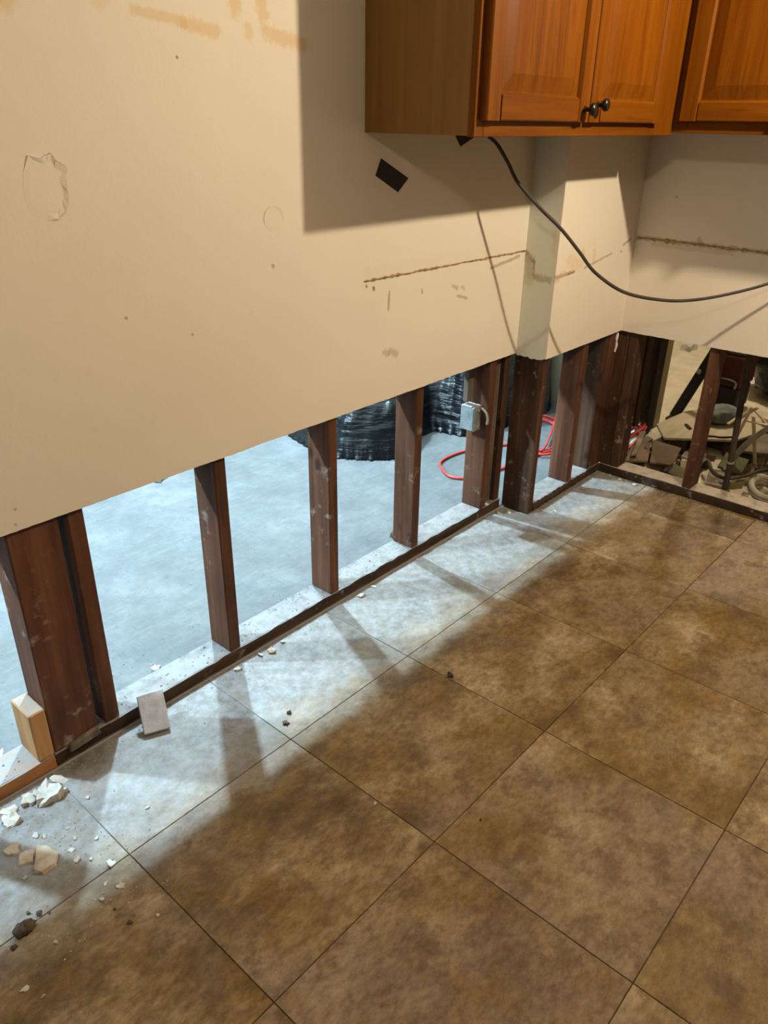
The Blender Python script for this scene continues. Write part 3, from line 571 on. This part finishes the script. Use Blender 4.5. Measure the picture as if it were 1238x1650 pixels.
for i, (x, y, s, lab) in enumerate(((0.55,1.24,0.10,'dark debris piece half hidden under the wall edge on the pale floor'),(0.86,0.16,0.045,'flat dark flake on the pale floor beyond the third stud'),(-0.20,0.145,0.035,'grey rubble lump on the pale floor behind the leaning scrap'))):
    tag(flake('rubble_piece', x, y, s, SOIL if i < 2 else MORT, 400+i, thick=0.012), lab, 'rubble')
tag(flake('rubble_piece', -0.655, 0.128, 0.045, MORT, 411, thick=0.014), 'grey rubble lump behind the short pine block', 'rubble')

# ------------------------------------------------------------------ room beyond the left wall: black plastic, red cord
poly = [(1.25,0.84),(1.33,0.72),(1.43,0.635),(1.56,0.66),(1.70,0.74),(1.83,0.75),(1.87,0.585),(2.02,0.52),(2.25,0.50),(2.48,0.47),(2.60,0.52),(2.62,1.5),(2.2,1.9),(1.6,1.95),(1.36,1.6),(1.29,1.22),(1.24,1.02)]
def inside(x, y):
    c = False
    for i in range(len(poly)):
        (x1, y1), (x2, y2) = poly[i], poly[i-1]
        if (y1 > y) != (y2 > y) and x < (x2-x1)*(y-y1)/(y2-y1)+x1: c = not c
    return c
def pdist(x, y):
    d = 9
    for i in range(len(poly)):
        a, b = Vector(poly[i-1]), Vector(poly[i]); p = Vector((x, y)); t = max(0, min(1, (p-a).dot(b-a)/(b-a).length_squared)); d = min(d, (p-a-(b-a)*t).length)
    return d
NX, NY = 120, 120; vs = []; idx = {}; fs = []
for iy in range(NY+1):
    for ix in range(NX+1):
        x = 1.2+1.45*ix/NX; y = 0.42+1.56*iy/NY; ins = inside(x, y); d = pdist(x, y)
        if ins or d < 0.018:
            dd = d if ins else 0.0
            s = 1-math.exp(-dd/(0.075 if x < 2.0 else 0.05)); hh = 0.30+0.42*max(0.0, min(1.0, (x-1.9)/0.55))
            q = Vector((x*1.7+y*0.5, y*7.0-x*1.2, 2.1)); r1 = 1-abs(noise.noise(q))*2; r2 = 1-abs(noise.noise(Vector((x*4.5-y*2, y*17+x*3, 7.7))))*2; r3 = noise.noise(Vector((x*2.1, y*2.1, 4)))
            r4 = 1-abs(noise.noise(Vector((x*8+y*5, y*32-x*4, 1.7))))*2
            z = 0.006+s*(hh+0.12*r3+0.13*r1+0.07*r2)+min(s, 0.6)*0.045*r4
            idx[(ix, iy)] = len(vs); vs.append((x+0.02*r2*s, y+0.025*r1*s-0.01, max(0.004, z)))
for iy in range(NY):
    for ix in range(NX):
        q = [(ix,iy),(ix+1,iy),(ix+1,iy+1),(ix,iy+1)]
        if all(k in idx for k in q): fs.append(tuple(idx[k] for k in q))
bs = MB().add(vs, fs).build('plastic_sheet', BLACKPL, origin=(1.9, 1.1, 0), smooth=True)
sm = bs.modifiers.new('thick', 'SOLIDIFY'); sm.thickness = 0.002
tag(bs, 'crumpled heap of black plastic sheeting on the floor beyond the studs', 'plastic sheet')
def coil(cx, cy, rx, ry, turns, z0, seed, start=None, tail=None, rot=0.0):
    rnd = random.Random(seed); pts = list(start or [])
    n = int(turns*12)
    for i in range(n):
        a = 6.28318*i/12; k = 1+0.12*math.sin(a*0.37+seed)+rnd.uniform(-0.04, 0.04); u, v = rx*k*math.cos(a), ry*k*math.sin(a)
        pts.append((cx+u*math.cos(rot)-v*math.sin(rot)+0.02*math.sin(i*0.21), cy+u*math.sin(rot)+v*math.cos(rot), z0+0.0042*(i/12)+0.002*math.sin(i)))
    return pts+list(tail or [])
rc = coil(2.13, 0.285, 0.24, 0.11, 3.6, 0.009, 2, start=[(1.95,0.33,0.008),(1.72,0.445,0.008),(1.55,0.46,0.008),(1.475,0.41,0.008),(1.425,0.315,0.008),(1.50,0.235,0.008),(1.70,0.20,0.008),(1.93,0.17,0.008),(2.25,0.20,0.009)], tail=[(2.34,0.33,0.016),(2.42,0.375,0.008),(2.52,0.41,0.007),(2.62,0.40,0.007)], rot=0.55)
tag(MB().tube(spline(rc, 4), 0.0058, 8).build('extension_cord', REDC, origin=(2.0,0.3,0), smooth=True), 'red extension cord looped on the pale floor behind the chase post', 'cord')
rc = coil(2.40, -0.045, 0.13, 0.055, 4.2, 0.05, 5, start=[(2.16,-0.04,0.03)], tail=[(2.35,-0.12,0.06),(2.2,-0.13,0.03)], rot=0.1)
tag(MB().tube(spline(rc, 4), 0.0055, 8).build('extension_cord', REDC, origin=(2.4,-0.05,0), smooth=True), 'red cord coil at the foot of the dark boards past the corner', 'cord')

# ------------------------------------------------------------------ store room beyond the right wall
def sheet(name, pts, z, t, m, tilt=(0,0), seed=0):
    cx = sum(p[0] for p in pts)/len(pts); cy = sum(p[1] for p in pts)/len(pts)
    f = lambda p, dz: (p[0], p[1], z+dz+tilt[0]*(p[0]-cx)+tilt[1]*(p[1]-cy))
    return MB().prism(pts, lambda p: f(p, 0), lambda p: f(p, t)).build(name, m, origin=(cx, cy, z), bevel=0.0015)
tag(sheet('plywood_sheet', [(2.36,-0.235),(2.575,-0.50),(3.05,-0.62),(3.12,-0.30),(2.80,-0.16),(2.52,-0.13)], 0.062, 0.012, PLY), 'pale plywood sheet lying on the rubble behind the right wall stud', 'plywood')
for (x, y, s) in ((2.47,-0.27,0.10),(2.66,-0.42,0.12),(2.85,-0.27,0.12),(2.98,-0.48,0.12)):
    tag(MB().prism([(x-s/2,y-s/2),(x+s*.45,y-s*.4),(x+s/2,y+s*.45),(x-s*.4,y+s/2)], lambda p: (p[0],p[1],-0.011), lambda p: (p[0],p[1],0.0615)).build('scrap_block', DKWOOD, origin=(x,y,-0.011), bevel=0.004), 'dark scrap block holding up the pale plywood sheet', 'scrap wood', 'blocks under the plywood')
scr = [  # points, z, thickness, material, tilt, label
 ([(2.07,-0.185),(2.30,-0.115),(2.33,-0.19),(2.12,-0.27)], 0.030, 0.010, CARD, (0.05,-0.05), 'brown board scrap nearest the corner post behind the plate'),
 ([(2.10,-0.10),(2.45,-0.12),(2.43,-0.16),(2.12,-0.15)], 0.012, 0.014, CARD2, (0.02,0.0), 'narrow grey-brown batten just in front of the red cord coil'),
 ([(2.09,-0.20),(2.115,-0.215),(2.36,-0.145),(2.34,-0.125)], 0.062, 0.010, CARD2, (0.10,0.0), 'thin light batten lying slanted across the brown board scrap'),
 ([(2.13,-0.275),(2.33,-0.20),(2.35,-0.33),(2.17,-0.365)], 0.035, 0.010, CARD, (0.10,0.10), 'broad brown board scrap in the gap left of the right stud'),
 ([(2.07,-0.385),(2.17,-0.375),(2.18,-0.455),(2.07,-0.475)], 0.018, 0.012, LEAF, (0.02,0.16), 'olive scrap flap right behind the plate left of the stud'),
 ([(2.26,-0.365),(2.35,-0.350),(2.36,-0.46),(2.27,-0.455)], 0.030, 0.010, CARD2, (-0.10,0.12), 'grey-brown scrap tipped up under the plywood edge'),
 ([(2.19,-0.395),(2.25,-0.37),(2.28,-0.46),(2.20,-0.48)], 0.022, 0.010, CARD2, (0.18,-0.10), 'small light scrap beside the left face of the stud'),
 ([(2.11,-0.54),(2.26,-0.50),(2.30,-0.58),(2.13,-0.61)], 0.010, 0.012, CARD2, (0.05,0.02), 'light scrap right of the stud near the thin post foot'),
 ([(2.30,-0.52),(2.46,-0.50),(2.48,-0.60),(2.33,-0.62)], 0.020, 0.012, LEAF, (0.05,0.15), 'olive scrap behind the thin dark post'),
 ([(2.24,-0.655),(2.42,-0.64),(2.44,-0.70),(2.30,-0.72)], 0.014, 0.010, CARD, (0.05,0.05), 'brown board scrap right of the thin dark post'),
 ([(2.50,-0.54),(2.78,-0.52),(2.80,-0.62),(2.52,-0.66)], 0.050, 0.012, CARD2, (0.02,-0.10), 'grey-brown board scrap behind the slanting pole'),
 ([(2.45,-0.68),(2.75,-0.66),(2.74,-0.80),(2.46,-0.80)], 0.030, 0.014, CARD, (0.03,0.08), 'brown board scrap under the slanting pole at the picture edge'),
 ([(2.86,-0.52),(3.10,-0.64),(3.08,-0.76),(2.84,-0.64)], 0.080, 0.035, PALELATH, (0,0), 'yellowish wood offcut behind the splintered lath')]
for i, (pts, z, t, m, tilt, lab) in enumerate(scr):
    o = sheet('scrap_board', pts, z, t, m, tilt); tag(o, lab, 'scrap wood')
rr = random.Random(21)
for i in range(64):
    x = rr.uniform(2.07, 2.60); y = rr.uniform(-0.84, -0.16); s = rr.uniform(0.025, 0.075)
    if 2.06 < x < 2.2 and -0.66 < y < -0.58: continue
    if x < 2.32 and y < -0.66: continue
    if i == 3: continue
    q = rr.choice([0, 0, 1, 2, 3, 3, 3])
    tag(flake('rubble_scrap', x, y, s, (CARD, CARD2, LEAF, DKWOOD, CHIPB)[q], 500+i, z=-0.0115, thick=rr.uniform(0.015, 0.05), lift=0.6),
        '%s %s scrap in the rubble behind the right wall, %s the stud' % (('larger', 'smaller')[s < 0.05], ('brown', 'grey-brown', 'olive', 'near-black', 'tan')[q], ('left of', 'right of')[y < -0.51]), 'rubble', 'rubble behind the right wall')
# leaning black bar
lb = empty('leaning_bar', (2.86, -0.09, -0.012)); tag(lb, 'flat black metal bar leaning behind the right wall stud', 'metal bar')
MB().bar((2.86,-0.088,0.012), (2.92,-0.245,0.47), 0.052, 0.02, up=(1,0,0)).build('bar', BLACKM, lb, bevel=0.004)
MB().lathe([(0.012,0),(0.012,0.010),(0.006,0.012)], (2.878,-0.165,0.27), (-1,-0.2,0.1), 12).build('bolt', GALV, lb)
MB().box(2.83, 2.90, -0.125, -0.055, -0.0115, 0.010).build('foot', BLACKM, lb, bevel=0.004)
# thin dark post
po = empty('thin_post', (2.135, -0.618, -0.012)); tag(po, 'thin dark post standing in the rubble right of the wall stud', 'post')
MB().tube(spline([(2.125,-0.620,0.0),(2.13,-0.612,0.2),(2.132,-0.600,0.42),(2.135,-0.585,0.75)], 6), 0.0125, 10).build('shaft', DKWOOD, po, smooth=True)
MB().lathe([(0.022,-0.0115),(0.022,0.004),(0.015,0.012)], (2.125,-0.620,0.0), (0,0,1), 14).build('foot', DKWOOD, po)
MB().tube([(2.127,-0.616,0.128),(2.127,-0.616,0.136)], 0.0145, 10).build('ring', GALV, po)
# slanting pole, splintered lath
tag(MB().tube(spline([(2.28,-0.560,0.03),(2.30,-0.583,0.099),(2.302,-0.63,0.185),(2.30,-0.69,0.262),(2.29,-0.80,0.40)], 5), lambda t: 0.014-0.002*t, 10).build('slanting_pole', POLE, origin=(2.28,-0.56,0.0), smooth=True), 'grey-green pole slanting up to the right from the rubble', 'pole')
sl = empty('splintered_lath', (2.45, -0.60, 0.0)); tag(sl, 'bundle of pale splintered lath sticking up behind the slanting pole', 'lath')
for i, (a, b, w) in enumerate((((2.50,-0.50,0.19),(2.40,-0.60,0.30),0.016),((2.46,-0.545,0.215),(2.40,-0.70,0.235),0.020),((2.52,-0.50,0.05),(2.41,-0.575,0.295),0.012),((2.44,-0.53,0.24),(2.38,-0.50,0.205),0.014),((2.47,-0.57,0.27),(2.42,-0.69,0.20),0.012),((2.52,-0.62,0.0),(2.43,-0.585,0.25),0.016))):
    MB().bar(a, b, w, 0.007).build('splinter', PALELATH, sl, bevel=0.001)
# dark red crate with black front, black bag, hose ring
cr = empty('tool_crate', (3.05, -0.30, -0.012)); tag(cr, 'dark red and black tool crate with grey handle right of the wall stud', 'crate')
MB().box(2.95, 3.15, -0.36, -0.19, 0.20, 0.36).build('crate_body', CRATE, cr, bevel=0.008)
MB().box(2.955, 3.145, -0.355, -0.195, 0.075, 0.1995).build('front_tray', BLACKM, cr, bevel=0.008)
MB().box(2.97, 3.13, -0.345, -0.205, 0.361, 0.42).build('lid', GREYWOOD, cr, bevel=0.006)
MB().tube(spline([(2.943,-0.335,0.20),(2.938,-0.335,0.235),(2.936,-0.275,0.245),(2.938,-0.215,0.235),(2.943,-0.215,0.20)],4), 0.005, 8).build('handle', GALV, cr, smooth=True)
def blob(name, c, r, m, seed, amp=0.25, parent=None):
    n, k = 22, 14; vs = []; fs = []
    for i in range(k+1):
        th = math.pi*i/k
        for q in range(n):
            ph = 6.28318*q/n; d = Vector((math.sin(th)*math.cos(ph), math.sin(th)*math.sin(ph), math.cos(th)))
            s = 1+amp*(1-abs(noise.noise(d*2.3+Vector((seed,0,0))))*2.2)+amp*0.4*noise.noise(d*6+Vector((0,seed,0)))
            vs.append((c[0]+d.x*r[0]*s, c[1]+d.y*r[1]*s, max(c[2]-r[2]*0.93, c[2]+d.z*r[2]*s)))
    for i in range(k):
        for q in range(n): fs.append((i*n+q, i*n+(q+1) % n, (i+1)*n+(q+1) % n, (i+1)*n+q))
    mb = MB().add(vs, fs); mb.f += [tuple(range(n))[::-1], tuple(range(k*n, (k+1)*n))]
    return mb.build(name, m, parent, origin=(c[0], c[1], c[2]-r[2]), smooth=True)
tag(blob('dirt_clump', (-0.823,-0.338,0.0078), (0.0165,0.0125,0.0075), SOIL, 5.5, 0.45), darks[0][3], 'dirt')
tag(blob('trash_bag', (3.75,-0.52,0.20), (0.30,0.30,0.22), BLACKPL, 3.3), 'black plastic trash bag at the picture edge behind the right wall', 'trash bag')
tag(blob('grey_bundle', (2.78,-0.352,0.112), (0.10,0.075,0.040), BUNDLE, 8.1, 0.15), 'rounded grey-green bundle resting on the plywood below the crate', 'bundle')
hz = [(2.17+0.085*math.cos(a), -0.765+0.055*math.sin(a), 0.006+0.012*(a/6.28)+0.02*(1+math.sin(a))) for a in [k*0.35 for k in range(40)]]
tag(MB().tube(hz, 0.0135, 10).build('hose_ring', POLE, origin=(2.17,-0.765,0), smooth=True), 'coiled olive-grey hose on the floor at the right picture edge', 'hose')
tw = [(2.30,-0.47,0.03),(2.22,-0.50,0.075),(2.17,-0.535,0.06),(2.165,-0.565,0.045),(2.175,-0.61,0.04),(2.22,-0.655,0.05),(2.27,-0.70,0.07),(2.33,-0.74,0.07)]
tag(MB().tube(spline(tw, 6), 0.0085, 8).build('dark_hose', DKWOOD, origin=(2.2,-0.6,0), smooth=True), 'dark bent hose winding round the foot of the thin post', 'hose')
tag(MB().tube(spline([(2.50,-0.375,0.0785),(2.53,-0.40,0.0785),(2.545,-0.44,0.079),(2.585,-0.475,0.0785)],5), 0.0042, 6).build('black_wire', BLACKM, origin=(2.53,-0.4,0.075), smooth=True), 'short black wire lying on the pale plywood sheet', 'wire')
tag(MB().bar((2.60,-0.245,0.0785), (2.555,-0.285,0.0785), 0.014, 0.008).build('black_offcut', BLACKM, origin=(2.58,-0.26,0.075)), 'short black offcut lying on the plywood left of the stud', 'offcut')
tag(flake('rubble_piece', 4.35, 0.42, 0.16, CHIP, 601, z=-0.0115, thick=0.05), 'pale rubble lump far back on the tan floor at the wall edge', 'rubble')
tag(flake('rubble_piece', 4.62, 0.46, 0.22, SOIL, 602, z=-0.0115, thick=0.05), 'dark debris lump far back on the tan floor behind pale rubble', 'rubble')
